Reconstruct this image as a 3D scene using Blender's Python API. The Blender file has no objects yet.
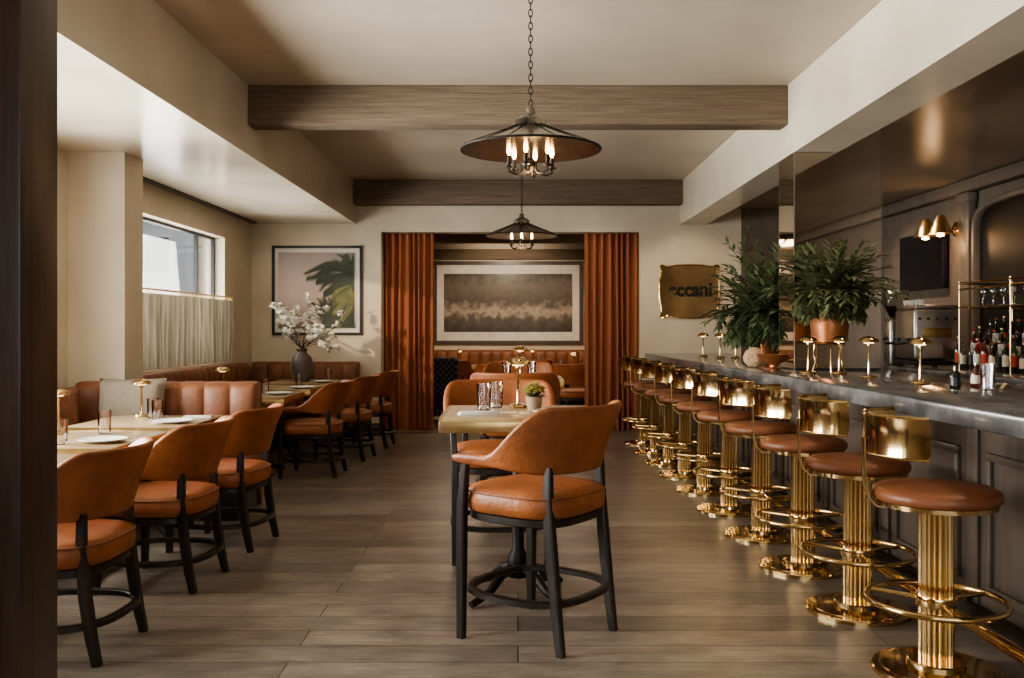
import bpy, bmesh, math, random
from mathutils import Vector, Matrix
R=math.radians; PI=math.pi
random.seed(7)
S=bpy.context.scene; C=S.collection
# ---------------------------------------------------------------- materials
def mat(name,col,rough=.5,metal=0,col2=None,scale=8,stretch=(1,1,1),bump=0,bscale=None,coat=0,sheen=0,emis=None,estr=0,detail=4,transl=0,spec=None,nrough=.5):
    m=bpy.data.materials.new(name); m.use_nodes=True
    n=m.node_tree.nodes; l=m.node_tree.links; p=n['Principled BSDF']
    p.inputs['Roughness'].default_value=rough; p.inputs['Metallic'].default_value=metal
    p.inputs['Coat Weight'].default_value=coat; p.inputs['Sheen Weight'].default_value=sheen
    if spec is not None: p.inputs['Specular IOR Level'].default_value=spec
    tc=n.new('ShaderNodeTexCoord'); mp=n.new('ShaderNodeMapping'); mp.inputs['Scale'].default_value=stretch
    l.new(tc.outputs['Object'],mp.inputs['Vector'])
    nz=n.new('ShaderNodeTexNoise'); nz.inputs['Scale'].default_value=scale; nz.inputs['Detail'].default_value=detail; nz.inputs['Roughness'].default_value=nrough
    l.new(mp.outputs[0],nz.inputs['Vector'])
    rp=n.new('ShaderNodeValToRGB'); c2=col2 or tuple(c*.82 for c in col)
    rp.color_ramp.elements[0].color=(*c2,1); rp.color_ramp.elements[1].color=(*col,1)
    rp.color_ramp.elements[0].position=.3; rp.color_ramp.elements[1].position=.7
    l.new(nz.outputs['Fac'],rp.inputs['Fac']); l.new(rp.outputs['Color'],p.inputs['Base Color'])
    if bump:
        nb=n.new('ShaderNodeTexNoise'); nb.inputs['Scale'].default_value=bscale or scale; nb.inputs['Detail'].default_value=6
        l.new(mp.outputs[0],nb.inputs['Vector'])
        b=n.new('ShaderNodeBump'); b.inputs['Strength'].default_value=bump; b.inputs['Distance'].default_value=.02
        l.new(nb.outputs['Fac'],b.inputs['Height']); l.new(b.outputs[0],p.inputs['Normal'])
    if emis: p.inputs['Emission Color'].default_value=(*emis,1); p.inputs['Emission Strength'].default_value=estr
    if transl:
        tr=n.new('ShaderNodeBsdfTranslucent'); mx=n.new('ShaderNodeMixShader'); mx.inputs[0].default_value=transl
        l.new(rp.outputs['Color'],tr.inputs['Color']); l.new(p.outputs[0],mx.inputs[1]); l.new(tr.outputs[0],mx.inputs[2])
        l.new(mx.outputs[0],n['Material Output'].inputs['Surface'])
    return m
def glassmat(name,col=(1,1,1),refl=.12,rough=.02):
    m=bpy.data.materials.new(name); m.use_nodes=True
    n=m.node_tree.nodes; l=m.node_tree.links; n.remove(n['Principled BSDF'])
    t=n.new('ShaderNodeBsdfTransparent'); t.inputs[0].default_value=(*col,1)
    g=n.new('ShaderNodeBsdfGlossy'); g.inputs['Roughness'].default_value=rough
    lw=n.new('ShaderNodeLayerWeight'); lw.inputs[0].default_value=.25
    ad=n.new('ShaderNodeMath'); ad.operation='MULTIPLY_ADD'; ad.inputs[1].default_value=.8; ad.inputs[2].default_value=refl
    mx=n.new('ShaderNodeMixShader')
    l.new(lw.outputs['Fresnel'],ad.inputs[0]); l.new(ad.outputs[0],mx.inputs[0])
    l.new(t.outputs[0],mx.inputs[1]); l.new(g.outputs[0],mx.inputs[2]); l.new(mx.outputs[0],n['Material Output'].inputs['Surface'])
    return m
def brickmat(name,c1,c2,cm,w,h,rough,rot=0,mortar=.003,grain=(1.2,22,1)):
    m=bpy.data.materials.new(name); m.use_nodes=True
    n=m.node_tree.nodes; l=m.node_tree.links; p=n['Principled BSDF']; p.inputs['Roughness'].default_value=rough
    tc=n.new('ShaderNodeTexCoord'); mp=n.new('ShaderNodeMapping'); mp.inputs['Rotation'].default_value=(0,0,rot)
    l.new(tc.outputs['Object'],mp.inputs[0])
    b=n.new('ShaderNodeTexBrick'); b.offset=.37; b.inputs['Scale'].default_value=1
    b.inputs['Brick Width'].default_value=w; b.inputs['Row Height'].default_value=h; b.inputs['Mortar Size'].default_value=mortar
    b.inputs['Color1'].default_value=(*c1,1); b.inputs['Color2'].default_value=(*c2,1); b.inputs['Mortar'].default_value=(*cm,1)
    l.new(mp.outputs[0],b.inputs['Vector'])
    def grainramp(sc,nscale,lo,hi,prev,slot):
        m2=n.new('ShaderNodeMapping'); m2.inputs['Scale'].default_value=sc; l.new(mp.outputs[0],m2.inputs[0])
        nz=n.new('ShaderNodeTexNoise'); nz.inputs['Scale'].default_value=nscale; nz.inputs['Detail'].default_value=8; nz.inputs['Roughness'].default_value=.65
        l.new(m2.outputs[0],nz.inputs['Vector'])
        rp=n.new('ShaderNodeValToRGB'); rp.color_ramp.elements[0].color=(*lo,1); rp.color_ramp.elements[1].color=(*hi,1)
        rp.color_ramp.elements[0].position=.3; rp.color_ramp.elements[1].position=.72
        l.new(nz.outputs['Fac'],rp.inputs[0])
        mx=n.new('ShaderNodeMix'); mx.data_type='RGBA'; mx.blend_type='MULTIPLY'; mx.inputs[0].default_value=1
        l.new(prev,mx.inputs[6]); l.new(rp.outputs[0],mx.inputs[7]); return mx.outputs[2],nz
    o1,nz=grainramp(grain,2.4,(.66,.64,.62),(1.24,1.235,1.23),b.outputs['Color'],0)
    o2,_=grainramp((1.4,3.0,1),2.3,(.62,.615,.61),(1.32,1.32,1.33),o1,0)
    l.new(o2,p.inputs['Base Color'])
    bp=n.new('ShaderNodeBump'); bp.inputs['Strength'].default_value=.2; bp.inputs['Distance'].default_value=.008
    l.new(nz.outputs['Fac'],bp.inputs['Height']); l.new(bp.outputs[0],p.inputs['Normal'])
    return m
M={}
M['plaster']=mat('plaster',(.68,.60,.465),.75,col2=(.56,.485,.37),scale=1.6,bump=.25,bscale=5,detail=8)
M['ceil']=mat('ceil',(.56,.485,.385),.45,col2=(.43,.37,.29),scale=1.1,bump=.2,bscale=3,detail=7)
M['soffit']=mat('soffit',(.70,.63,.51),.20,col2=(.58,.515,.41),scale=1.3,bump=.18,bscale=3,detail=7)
M['barceil']=mat('barceil',(.36,.28,.20),.28,col2=(.26,.20,.145),scale=1.3,bump=.08,bscale=3)
M['barwall']=mat('barwall',(.17,.135,.105),.5,col2=(.125,.098,.078),scale=3,stretch=(5,5,.8))
M['floor']=brickmat('floor',(.30,.25,.205),(.155,.131,.11),(.028,.024,.02),2.6,.205,.31,mortar=.003,grain=(1.5,28,1))
M['beam']=mat('beam',(.215,.155,.105),.75,col2=(.115,.081,.055),scale=3.5,stretch=(.6,12,12),bump=.45,bscale=6,detail=13,nrough=.62)
M['darkwood']=mat('darkwood',(.022,.015,.011),.38,col2=(.012,.008,.006),scale=5,stretch=(6,6,1))
M['postwood']=mat('postwood',(.075,.038,.024),.4,col2=(.026,.014,.009),scale=4,stretch=(9,9,.6),detail=10,nrough=.65)
M['barwood']=mat('barwood',(.12,.095,.076),.42,col2=(.08,.063,.05),scale=4,stretch=(7,7,.8))
M['leather']=mat('leather',(.37,.12,.035),.5,col2=(.17,.052,.016),scale=5,bump=.2,bscale=45,detail=10,nrough=.65)
M['leather2']=mat('leather2',(.25,.095,.04),.5,col2=(.15,.054,.023),scale=6,bump=.15,bscale=45)
M['stoolleather']=mat('stoolleather',(.25,.09,.038),.42,col2=(.17,.058,.025),scale=8,bump=.1,bscale=50)
M['brass']=mat('brass',(.76,.55,.28),.12,1,col2=(.66,.46,.22),scale=5)
M['brassdull']=mat('brassdull',(.60,.43,.2),.32,1,col2=(.48,.33,.15),scale=14)
M['pewter']=mat('pewter',(.36,.31,.25),.18,.9,col2=(.10,.085,.065),scale=9,detail=8)
M['iron']=mat('iron',(.03,.026,.022),.45,.6)
M['marble']=mat('marble',(.20,.195,.19),.14,col2=(.03,.03,.032),scale=3,detail=15,stretch=(1.5,1,1),coat=.25,nrough=.7)
M['ttop']=mat('ttop',(.42,.31,.185),.3,col2=(.30,.215,.125),scale=4,stretch=(1,8,1),coat=.2)
M['rust']=mat('rust',(.335,.125,.055),.95,col2=(.295,.108,.046),scale=6,stretch=(1,1,.08),transl=.08)
M['linen']=mat('linen',(.27,.22,.155),.9,col2=(.12,.098,.068),scale=4,stretch=(7,7,.3),transl=.16)  # vertical dark streaks in the colour stand in for shade between folds
M['black']=mat('black',(.012,.012,.012),.4)
M['white']=mat('white',(.75,.73,.68),.4)
M['mat']=mat('mat',(.78,.75,.68),.8)
M['glass']=glassmat('glass'); M['window']=glassmat('window',(.96,.98,1),.02,.0)
M['amber']=glassmat('amber',(.55,.22,.05)); M['green']=glassmat('green',(.15,.4,.18)); M['clear']=glassmat('clear',(.85,.87,.85)); M['pink']=glassmat('pink',(.75,.3,.25)); M['brown']=glassmat('brown',(.15,.05,.02))
M['mirror']=mat('mirror',(.80,.70,.59),.03,1,col2=(.68,.59,.49),scale=2)
M['antique']=mat('antique',(.66,.45,.23),.12,.75,col2=(.26,.16,.075),scale=2.2,detail=6)
M['leaf']=mat('leaf',(.16,.21,.09),.5,col2=(.06,.09,.04),scale=12,transl=.25)
M['leaf2']=mat('leaf2',(.20,.23,.11),.5,col2=(.09,.11,.05),scale=12,transl=.25)
M['petal']=mat('petal',(.95,.94,.89),.6,col2=(.90,.86,.79),scale=20,transl=.3)
M['petal2']=mat('petal2',(.72,.60,.20),.6,col2=(.5,.45,.14),scale=20,transl=.3)
M['bark']=mat('bark',(.09,.06,.04),.8)
M['copper']=mat('copper',(.50,.21,.085),.35,.7,col2=(.32,.12,.05),scale=6)
M['ceramic']=mat('ceramic',(.17,.14,.115),.45,col2=(.08,.066,.055),scale=6,bump=.2)
M['steel']=mat('steel',(.6,.57,.54),.3,1)
M['bulb']=mat('bulb',(1,.6,.25),.3,emis=(1,.47,.15),estr=26)
M['lampglow']=mat('lampglow',(1,.7,.4),.3,emis=(1,.62,.28),estr=3)
M['screen']=mat('screen',(.008,.008,.01),.12)
M['pillow']=mat('pillow',(.25,.21,.155),.95,col2=(.19,.16,.12),scale=60,bump=.15)
M['pillow2']=mat('pillow2',(.2,.08,.035),.8,col2=(.12,.045,.02),scale=20,bump=.2)
M['pot']=mat('pot',(.42,.3,.2),.6)
M['label']=mat('label',(.7,.65,.52),.6)
M['labelred']=mat('labelred',(.45,.06,.03),.6)
M['stone']=mat('stone',(.4,.42,.42),.8)
M['facade']=mat('facade',(.55,.56,.55),.8)
M['letters']=mat('letters',(.012,.008,.006),.6)
M['asphalt']=mat('asphalt',(.3,.3,.3),.9)
def checkmat():
    m=mat('plaid',(.1,.1,.12),.9); n=m.node_tree.nodes; l=m.node_tree.links
    ck=n.new('ShaderNodeTexChecker'); ck.inputs['Scale'].default_value=22; ck.inputs[1].default_value=(.012,.014,.02,1); ck.inputs[2].default_value=(.09,.09,.1,1)
    tc=n.new('ShaderNodeTexCoord'); l.new(tc.outputs['Object'],ck.inputs[0]); l.new(ck.outputs[0],n['Principled BSDF'].inputs['Base Color']); return m
M['plaid']=checkmat()
def gradmat(name,stops,axis='Z',size=1.0,noise=.0,nscale=4):
    m=bpy.data.materials.new(name); m.use_nodes=True; n=m.node_tree.nodes; l=m.node_tree.links; p=n['Principled BSDF']; p.inputs['Roughness'].default_value=.35
    tc=n.new('ShaderNodeTexCoord'); sp=n.new('ShaderNodeSeparateXYZ'); l.new(tc.outputs['Object'],sp.inputs[0])
    nz=n.new('ShaderNodeTexNoise'); nz.inputs['Scale'].default_value=nscale; nz.inputs['Detail'].default_value=8; l.new(tc.outputs['Object'],nz.inputs['Vector'])
    a=n.new('ShaderNodeMath'); a.operation='MULTIPLY_ADD'; a.inputs[1].default_value=1/size; a.inputs[2].default_value=.5; l.new(sp.outputs[axis],a.inputs[0])
    b=n.new('ShaderNodeMath'); b.operation='MULTIPLY_ADD'; b.inputs[1].default_value=noise; l.new(nz.outputs['Fac'],b.inputs[0]); l.new(a.outputs[0],b.inputs[2])
    d=n.new('ShaderNodeMath'); d.operation='SUBTRACT'; d.inputs[1].default_value=noise*.5; l.new(b.outputs[0],d.inputs[0])
    rp=n.new('ShaderNodeValToRGB'); e=rp.color_ramp.elements
    e[0].position=stops[0][0]; e[0].color=(*stops[0][1],1); e[1].position=stops[-1][0]; e[1].color=(*stops[-1][1],1)
    for s,c in stops[1:-1]: x=e.new(s); x.color=(*c,1)
    l.new(d.outputs[0],rp.inputs[0]); l.new(rp.outputs[0],p.inputs['Base Color']); return m
# ---------------------------------------------------------------- mesh builder
class MB:
    def __init__(s): s.v=[]; s.f=[]
    def add(s,v,f):
        o=len(s.v); s.v+= [tuple(p) for p in v]; s.f+=[tuple(i+o for i in q) for q in f]; return s
    def box(s,c,d,bev=0,rot=None,seg=2):
        b=bmesh.new(); bmesh.ops.create_cube(b,size=1)
        bmesh.ops.scale(b,vec=d,verts=b.verts)
        if bev: bmesh.ops.bevel(b,geom=b.edges[:],offset=bev,segments=seg,affect='EDGES',profile=.5)
        if rot: bmesh.ops.rotate(b,cent=(0,0,0),matrix=rot,verts=b.verts)
        bmesh.ops.translate(b,vec=c,verts=b.verts); b.verts.index_update()
        s.add([v.co[:] for v in b.verts],[[v.index for v in f.verts] for f in b.faces]); b.free(); return s
    def bx(s,x0,x1,y0,y1,z0,z1,bev=0): return s.box(((x0+x1)/2,(y0+y1)/2,(z0+z1)/2),(x1-x0,y1-y0,z1-z0),bev)
    def lathe(s,prof,c=(0,0,0),n=28,fn=None,M4=None):
        rings=[];v=[];f=[]
        for r,z in prof:
            if r<1e-6: rings.append([len(v)]); v.append((0,0,z))
            else:
                rings.append(list(range(len(v),len(v)+n)))
                for k in range(n):
                    a=2*PI*k/n; q=r*(fn(a) if fn else 1); v.append((q*math.cos(a),q*math.sin(a),z))
        for A,B in zip(rings,rings[1:]):
            for k in range(n):
                k2=(k+1)%n
                if len(A)==1 and len(B)==1: continue
                if len(A)==1: f.append((A[0],B[k2],B[k]))
                elif len(B)==1: f.append((A[k],A[k2],B[0]))
                else: f.append((A[k],A[k2],B[k2],B[k]))
        if len(rings[0])>1: f.append(tuple(reversed(rings[0])))
        if len(rings[-1])>1: f.append(tuple(rings[-1]))
        v=[Vector(p) for p in v]
        if M4: v=[M4@p for p in v]
        return s.add([p+Vector(c) for p in v],f)
    def tube(s,pts,r,n=8,closed=False,sec=None):
        pts=[Vector(p) for p in pts]; N=len(pts); v=[];f=[]
        def tan(i):
            if closed: return (pts[(i+1)%N]-pts[i-1]).normalized()
            a=pts[max(i-1,0)]; b=pts[min(i+1,N-1)]; return (b-a).normalized()
        t=tan(0); ref=Vector((0,0,1)) if abs(t.z)<.9 else Vector((0,1,0))
        U=t.cross(ref).normalized()
        for i,p in enumerate(pts):
            t=tan(i); U=(U-t*U.dot(t)).normalized(); V=t.cross(U)
            rr=r[i] if isinstance(r,(list,tuple)) else r
            if sec: offs=[(sec[0]*a,sec[1]*b) for a,b in ((-.5,-.35),(-.35,-.5),(.35,-.5),(.5,-.35),(.5,.35),(.35,.5),(-.35,.5),(-.5,.35))]
            else: offs=[(math.cos(2*PI*k/n),math.sin(2*PI*k/n)) for k in range(n)]
            for a,b in offs: v.append(p+U*a*rr+V*b*rr)
        m=8 if sec else n
        for i in range(N if closed else N-1):
            j=(i+1)%N
            for k in range(m):
                k2=(k+1)%m; f.append((i*m+k,i*m+k2,j*m+k2,j*m+k))
        if not closed: f.append(tuple(range(m-1,-1,-1))); f.append(tuple((N-1)*m+k for k in range(m)))
        return s.add(v,f)
    def ring(s,c,Rr,r,n=40,m=8,rx=1,ry=1,rot=None,sec=None):
        P=[Vector((Rr*rx*math.cos(2*PI*k/n),Rr*ry*math.sin(2*PI*k/n),0)) for k in range(n)]
        if rot: P=[rot@p for p in P]
        return s.tube([p+Vector(c) for p in P],r,m,True,sec)
    def grid(s,P,nx,ny):
        return s.add(P,[(j*nx+i,j*nx+i+1,(j+1)*nx+i+1,(j+1)*nx+i) for j in range(ny-1) for i in range(nx-1)])
    def build(s,name,m,parent=None,loc=None,rz=0,ang=38,fix=True):
        me=bpy.data.meshes.new(name); me.from_pydata(s.v,[],s.f); me.validate()
        if fix:
            b=bmesh.new(); b.from_mesh(me); bmesh.ops.recalc_face_normals(b,faces=b.faces[:]); b.to_mesh(me); b.free()
        me.polygons.foreach_set('use_smooth',[True]*len(me.polygons)); me.set_sharp_from_angle(angle=R(ang))
        me.materials.append(M[m] if isinstance(m,str) else m)
        o=bpy.data.objects.new(name,me); C.objects.link(o)
        if parent: o.parent=parent
        if loc: o.location=loc
        o.rotation_euler=(0,0,rz); return o
def tag(o,label,cat,group=None):
    o['label']=label; o['category']=cat
    if group: o['group']=group
    return o
def thing(name,label,cat,loc=(0,0,0),rz=0,group=None):
    o=bpy.data.objects.new(name,None); C.objects.link(o); o.location=loc; o.rotation_euler=(0,0,rz); o.empty_display_size=.1
    return tag(o,label,cat,group)
def copy_tree(o,parent=None):
    c=o.copy(); C.objects.link(c)
    if parent: c.parent=parent
    for ch in [x for x in kids.get(o.name,[])]: copy_tree(ch,c)
    return c
kids={}
def index():
    kids.clear()
    for o in bpy.data.objects:
        if o.parent: kids.setdefault(o.parent.name,[]).append(o)
def dup(o,loc,rz,label,group=None):
    index(); c=copy_tree(o); c.location=loc; c.rotation_euler=(0,0,rz); c['label']=label
    if group: c['group']=group
    return c
def struct(name,mb,m,**k): o=mb.build(name,m,**k); o['kind']='structure'; return o
ORD=['first','second','third','fourth','fifth','sixth','seventh','eighth','ninth','tenth','eleventh','twelfth','thirteenth','fourteenth','fifteenth','sixteenth']
# ---------------------------------------------------------------- room shell
struct('floor',MB().bx(-4.3,5.1,-2.2,17.2,-.1,0),'floor')
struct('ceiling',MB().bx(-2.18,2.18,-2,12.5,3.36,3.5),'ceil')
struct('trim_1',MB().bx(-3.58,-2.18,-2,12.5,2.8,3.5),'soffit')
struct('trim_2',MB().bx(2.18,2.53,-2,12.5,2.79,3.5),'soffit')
struct('trim_3',MB().bx(2.53,4.92,-2,12.5,3.0,3.5),'barceil')
struct('trim_4',MB().box((0,7.61,3.2),(4.36,.22,.32),.012),'beam')
struct('trim_5',MB().box((0,12.39,3.2),(4.36,.22,.32),.012),'beam')
w=MB(); w.bx(-3.8,-3.58,-2,12.5,0,1.0).bx(-3.8,-3.58,-2,12.5,2.5,3.5)
for a,b in ((-2,2.4),(6.6,8.0),(11.35,12.5)): w.bx(-3.8,-3.58,a,b,1.0,2.5)
struct('wall_left',w,'plaster')
struct('trim_6',MB().bx(-3.58,-3.13,7.4,7.76,0,2.8),'plaster')
w=MB(); w.bx(-4.3,-1.84,12.5,12.75,0,3.5).bx(1.64,3.0,12.5,12.75,0,3.5).bx(-1.84,1.64,12.5,12.75,2.69,3.5)
struct('wall_back',w,'plaster')
struct('trim_7',MB().bx(3.0,5.1,12.5,12.75,0,3.5),'barwall')
struct('wall_right',MB().bx(4.925,5.1,-2,17.2,0,3.5),'barwall')
w=MB(); w.bx(-3.8,5.1,-2.2,-2,0,.8).bx(-3.8,5.1,-2.2,-2,2.6,3.5).bx(-3.8,-1.5,-2.2,-2,.8,2.6).bx(3,5.1,-2.2,-2,.8,2.6)
struct('wall_front',w,'plaster')
struct('trim_8',MB().box((-1.46,2.53,1.75),(.32,.2,3.5),.006),'postwood')
# back dining room
w=MB(); w.bx(-4.3,5.1,17,17.2,0,3.2).bx(-4.3,-4.1,12.75,17,0,3.2); struct('wall_far',w,'plaster')
struct('trim_9',MB().bx(-4.1,4.92,12.75,17,2.95,3.2),'soffit')
struct('trim_10',MB().box((.4,16.93,2.74),(8.9,.14,.18),.01),'beam')
struct('trim_11',MB().box((.4,15.0,2.86),(8.9,.2,.18),.01),'beam')
w=MB().bx(-3.58,-1.84,12.475,12.5,0,.12).bx(1.64,3.0,12.475,12.5,0,.12); struct('baseboard_back',w,'barwood')
# windows
def window(name,y0,y1,z0,z1,mull,xx=-3.72):
    fr=MB(); t=.028
    fr.bx(xx-.02,xx+.02,y0,y1,z0,z0+t).bx(xx-.02,xx+.02,y0,y1,z1-t,z1).bx(xx-.02,xx+.02,y0,y0+t,z0+t,z1-t).bx(xx-.02,xx+.02,y1-t,y1,z0+t,z1-t)
    for y in mull: fr.bx(xx-.02,xx+.02,y-t/2,y+t/2,z0+t,z1-t)
    o=struct(name,fr,'black')
    MB().bx(xx-.004,xx+.004,y0+t,y1-t,z0+t,z1-t).build('pane','window',o)
    MB().bx(-3.79,-3.55,y0,y1,z0-.03,z0).build('sill','plaster',o)
window('window_1',8.0,11.35,1.0,2.5,(10.75,))
window('window_2',2.4,6.6,1.0,2.5,(3.8,5.2))
fr=MB()
for x in (-1.47,0,1.5,2.97): fr.bx(x-.03,x+.03,-2.13,-2.07,.8,2.6)
fr.bx(-1.5,3,-2.13,-2.07,.8,.86).bx(-1.5,3,-2.13,-2.07,2.54,2.6)
o=struct('fill_window',fr,'black'); MB().bx(-1.44,2.94,-2.104,-2.096,.86,2.54).build('pane','window',o)  # added window behind the camera, made up to let in fill light
# linear slot
t=tag(MB().bx(-3.53,-3.46,7.8,12.35,2.785,2.802).build('ceiling_vent','black'),'long thin black slot vent in the ceiling above the curtained window','vent')
# outside
b=thing('building','pale building across the street seen through the window','building',(-13.6,33,0),R(-90))
MB().bx(-1,1,-4.5,2.2,0,5.1).build('wall','facade',b); MB().bx(-1.1,1.2,-4.6,2.3,5.1,5.35).build('cornice','stone',b)
for y in (-3.6,-2.0,-.4,1.2):
    for z in (.9,3.2):
        q=MB().bx(.95,1.06,y-.5,y+.5,z,z+1.4).build('window','white',b); MB().bx(1.06,1.08,y-.42,y+.42,z+.08,z+1.32).build('pane','screen',q)
struct('floor_outside',MB().bx(-22,-3.8,-4,38,-.2,-.05),'asphalt')
# cafe curtains
def drape(W,H,folds,amp,seed,nz=14,flare=.15,wob=.5,uneven=.5):
    rnd=random.Random(seed); mb=MB(); nx=folds*16+1; P=[]
    ph=[rnd.uniform(-.5,.5) for _ in range(folds+2)]; am=[rnd.uniform(.55,1.15) for _ in range(folds+2)]
    for j in range(nz):
        v=j/(nz-1)
        for i in range(nx):
            u=i/(nx-1); ku=u*folds; k=int(ku); fr_=ku-k; fr_=fr_*fr_*(3-2*fr_); a=am[k]*(1-fr_)+am[min(k+1,folds+1)]*fr_
            wv=math.sin(2*PI*u*folds+ph[0]+wob*math.sin(2.2*v+6*u)+uneven*math.sin(9*u)+uneven*.8*math.sin(17*u+1))
            P.append((-W/2+W*u+.024*wob*math.sin(3*v+12*u),amp*a*wv*(1-flare*v)+.012*wob*math.sin(4*v+9*u),H*v))
    mb.grid(P,nx,nz); return mb
rod=thing('curtain_rod','thin brass rod carrying the cafe curtains across the window','curtain rod',(-3.49,9.7,1.77))
MB().tube([(0,-1.75,0),(0,1.7,0)],.01).build('rod','brassdull',rod)
for k in range(30): MB().ring((0,-1.68+k*.115,-.012),.02,.003,12,5,rot=Matrix.Rotation(PI/2,3,'X')).build('curtain_ring','brassdull',rod)
for k,(y,l) in enumerate(((8.84,'beige linen cafe curtain nearer the plaster pillar'),(10.52,'beige linen cafe curtain nearer the palm picture'))):
    tag(drape(1.66,.735,13,.034,k+3).build('cafe_curtain','linen',None,(-3.5,y,.998),PI/2),l,'curtain','cafe curtains on the window')
# rust drapes
for (x0,x1,nf,sd,l) in ((-1.83,-1.14,8,1,'floor length rust curtain on the left of the doorway'),(.9,1.63,8,2,'floor length rust curtain on the right of the doorway')):
    tag(drape(x1-x0,2.67,nf,.045,sd,nz=24,flare=.1,wob=.25,uneven=.8).build('curtain','rust',None,((x0+x1)/2,12.60,.01),ang=170,fix=False),l,'curtain','rust curtains in the doorway')
# ---------------------------------------------------------------- pictures
def picture_frame(t,W,H,fw,fm,mw):
    f=MB(); f.bx(-W/2,W/2,-.03,0,-H/2,-H/2+fw).bx(-W/2,W/2,-.03,0,H/2-fw,H/2).bx(-W/2,-W/2+fw,-.03,0,-H/2+fw,H/2-fw).bx(W/2-fw,W/2,-.03,0,-H/2+fw,H/2-fw)
    f.build('frame',fm,t); MB().bx(-W/2+fw,W/2-fw,-.012,0,-H/2+fw,H/2-fw).build('mat','mat',t)
t=thing('framed_picture','black framed picture of palm fronds against a pink sky','picture',(-2.695,12.5,1.905))
picture_frame(t,1.21,1.2,.035,'black',.05)
pm=gradmat('sky_print',[(0,(.04,.04,.03)),(.12,(.40,.33,.28)),(.45,(.66,.50,.41)),(.75,(.48,.38,.33)),(1,(.30,.25,.23))],'Z',1.06,.15,2)
pic=MB().bx(-.52,.52,-.016,-.012,-.51,.51).build('print',pm,t)
rnd=random.Random(4)
def frond2d(mb,x,z,a,L,bend,leaf,lay):
    px,pz=x,z
    for k in range(26):
        a+=bend/26; nx_=px+L/26*math.cos(a); nz_=pz+L/26*math.sin(a)
        for sd in (-1,1):
            la=a+sd*.95; ll=leaf*(1-abs(k/26-.4))
            ex=min(.5,max(-.5,px+ll*math.cos(la))); ez=min(.49,max(-.49,pz+ll*math.sin(la)-.03))
            yy=-.0165-lay-.0001*len(mb.f)/60
            if -.5<px<.5 and -.49<pz<.49: mb.add([(px,yy,pz),((px+ex)/2+.013,yy,(pz+ez)/2+.008),(ex,yy,ez),((px+ex)/2-.013,yy,(pz+ez)/2-.008)],[(0,1,2,3)])
        px,pz=nx_,nz_
lf=MB(); l2=MB()
for a,L,bd in ((2.75,.5,.9),(2.3,.5,1.3),(1.9,.4,.7),(3.2,.45,.8),(1.5,.35,.3),(3.7,.4,.5),(4.2,.55,.2),(4.7,.4,0),(2.9,.62,.6)): frond2d(lf,.46,.22+rnd.uniform(-.05,.05),a,L,bd,.19,0)
for k in range(12): frond2d(lf,.12+.36*rnd.random(),-.48,1.2+rnd.random()*.8,.42,.6,.13,0)
for a,L,bd in ((3.5,.34,.6),(3.9,.4,.2),(4.4,.4,-.1)): frond2d(l2,.46,.02+rnd.uniform(-.05,.05),a,L,bd,.12,.002)
MB().add([(.5,-.0162,.44),(.5,-.0162,-.5),(.04,-.0162,-.5),(.14,-.0162,-.25),(.22,-.0162,-.1),(.27,-.0162,.12),(.38,-.0162,.34)],[(0,1,2,3,4,5,6)]).build('dark_foliage',mat('df',(.02,.03,.015),.5),pic)
lf.build('palm_fronds',mat('pf',(.04,.06,.025),.5,col2=(.012,.02,.008),scale=6),pic,fix=False)
l2.build('yellow_fronds',mat('pf2',(.20,.19,.06),.5,col2=(.07,.08,.025),scale=6),pic,fix=False)  # yellow-green fronds of the printed picture
MB().bx(-.52,-.3,-.0175,-.016,-.45,-.3).build('pale_building','white',pic)
t=thing('framed_photograph','wide sepia photograph in a dark frame on the far dining room wall','picture',(-.18,17,1.86))
picture_frame(t,2.74,1.52,.07,mat('fr2',(.10,.075,.06),.4),.2)
pm=gradmat('sepia_print',[(0,(.06,.05,.04)),(.22,(.12,.095,.07)),(.34,(.40,.33,.25)),(.42,(.26,.21,.16)),(.52,(.10,.08,.06)),(.8,(.15,.12,.09)),(1,(.06,.05,.035))],'Z',1.06,.5,7)
MB().bx(-1.17,1.17,-.018,-.012,-.53,.53).build('print',pm,t)
# mirror with wavy frame
t=thing('wall_mirror','antique amber mirror with wavy gold edge and dark lettering','mirror',(2.3,12.5,1.89))
ol=[]
for k in range(96):
    a=2*PI*k/96; ca,sa=math.cos(a),math.sin(a); e=.30
    x=.40*math.copysign(abs(ca)**e,ca); z=.355*math.copysign(abs(sa)**e,sa); f=1+.04*math.cos(8*a)+.045*math.cos(4*a+PI)+.014*math.cos(20*a)
    ol.append((x*f,z*f))
m_=MB(); m_.add([(x,-.02,z) for x,z in ol],[tuple(range(96))]); m_.build('mirror_glass','antique',t,fix=False)
MB().tube([(x,-.018,z) for x,z in ol],.011,8,True).build('frame','brass',t)
MB().add([(x*.97,-.001,z*.97) for x,z in ol],[tuple(range(96))]).build('backing','black',t,fix=False)
cu=bpy.data.curves.new('t','FONT'); cu.body='eccani'; cu.size=.26; cu.extrude=.002; cu.align_x='CENTER'; cu.offset=.009
to=bpy.data.objects.new('t',cu); C.objects.link(to); bpy.context.view_layer.update()
me=bpy.data.meshes.new_from_object(to); bpy.data.objects.remove(to)
me.transform(Matrix.Translation((.01,-.026,-.06))@Matrix.Rotation(PI/2,4,'X')@Matrix.Scale(.9,4,(1,0,0))); me.materials.append(M['letters'])
o=bpy.data.objects.new('lettering',me); C.objects.link(o); o.parent=t
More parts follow.
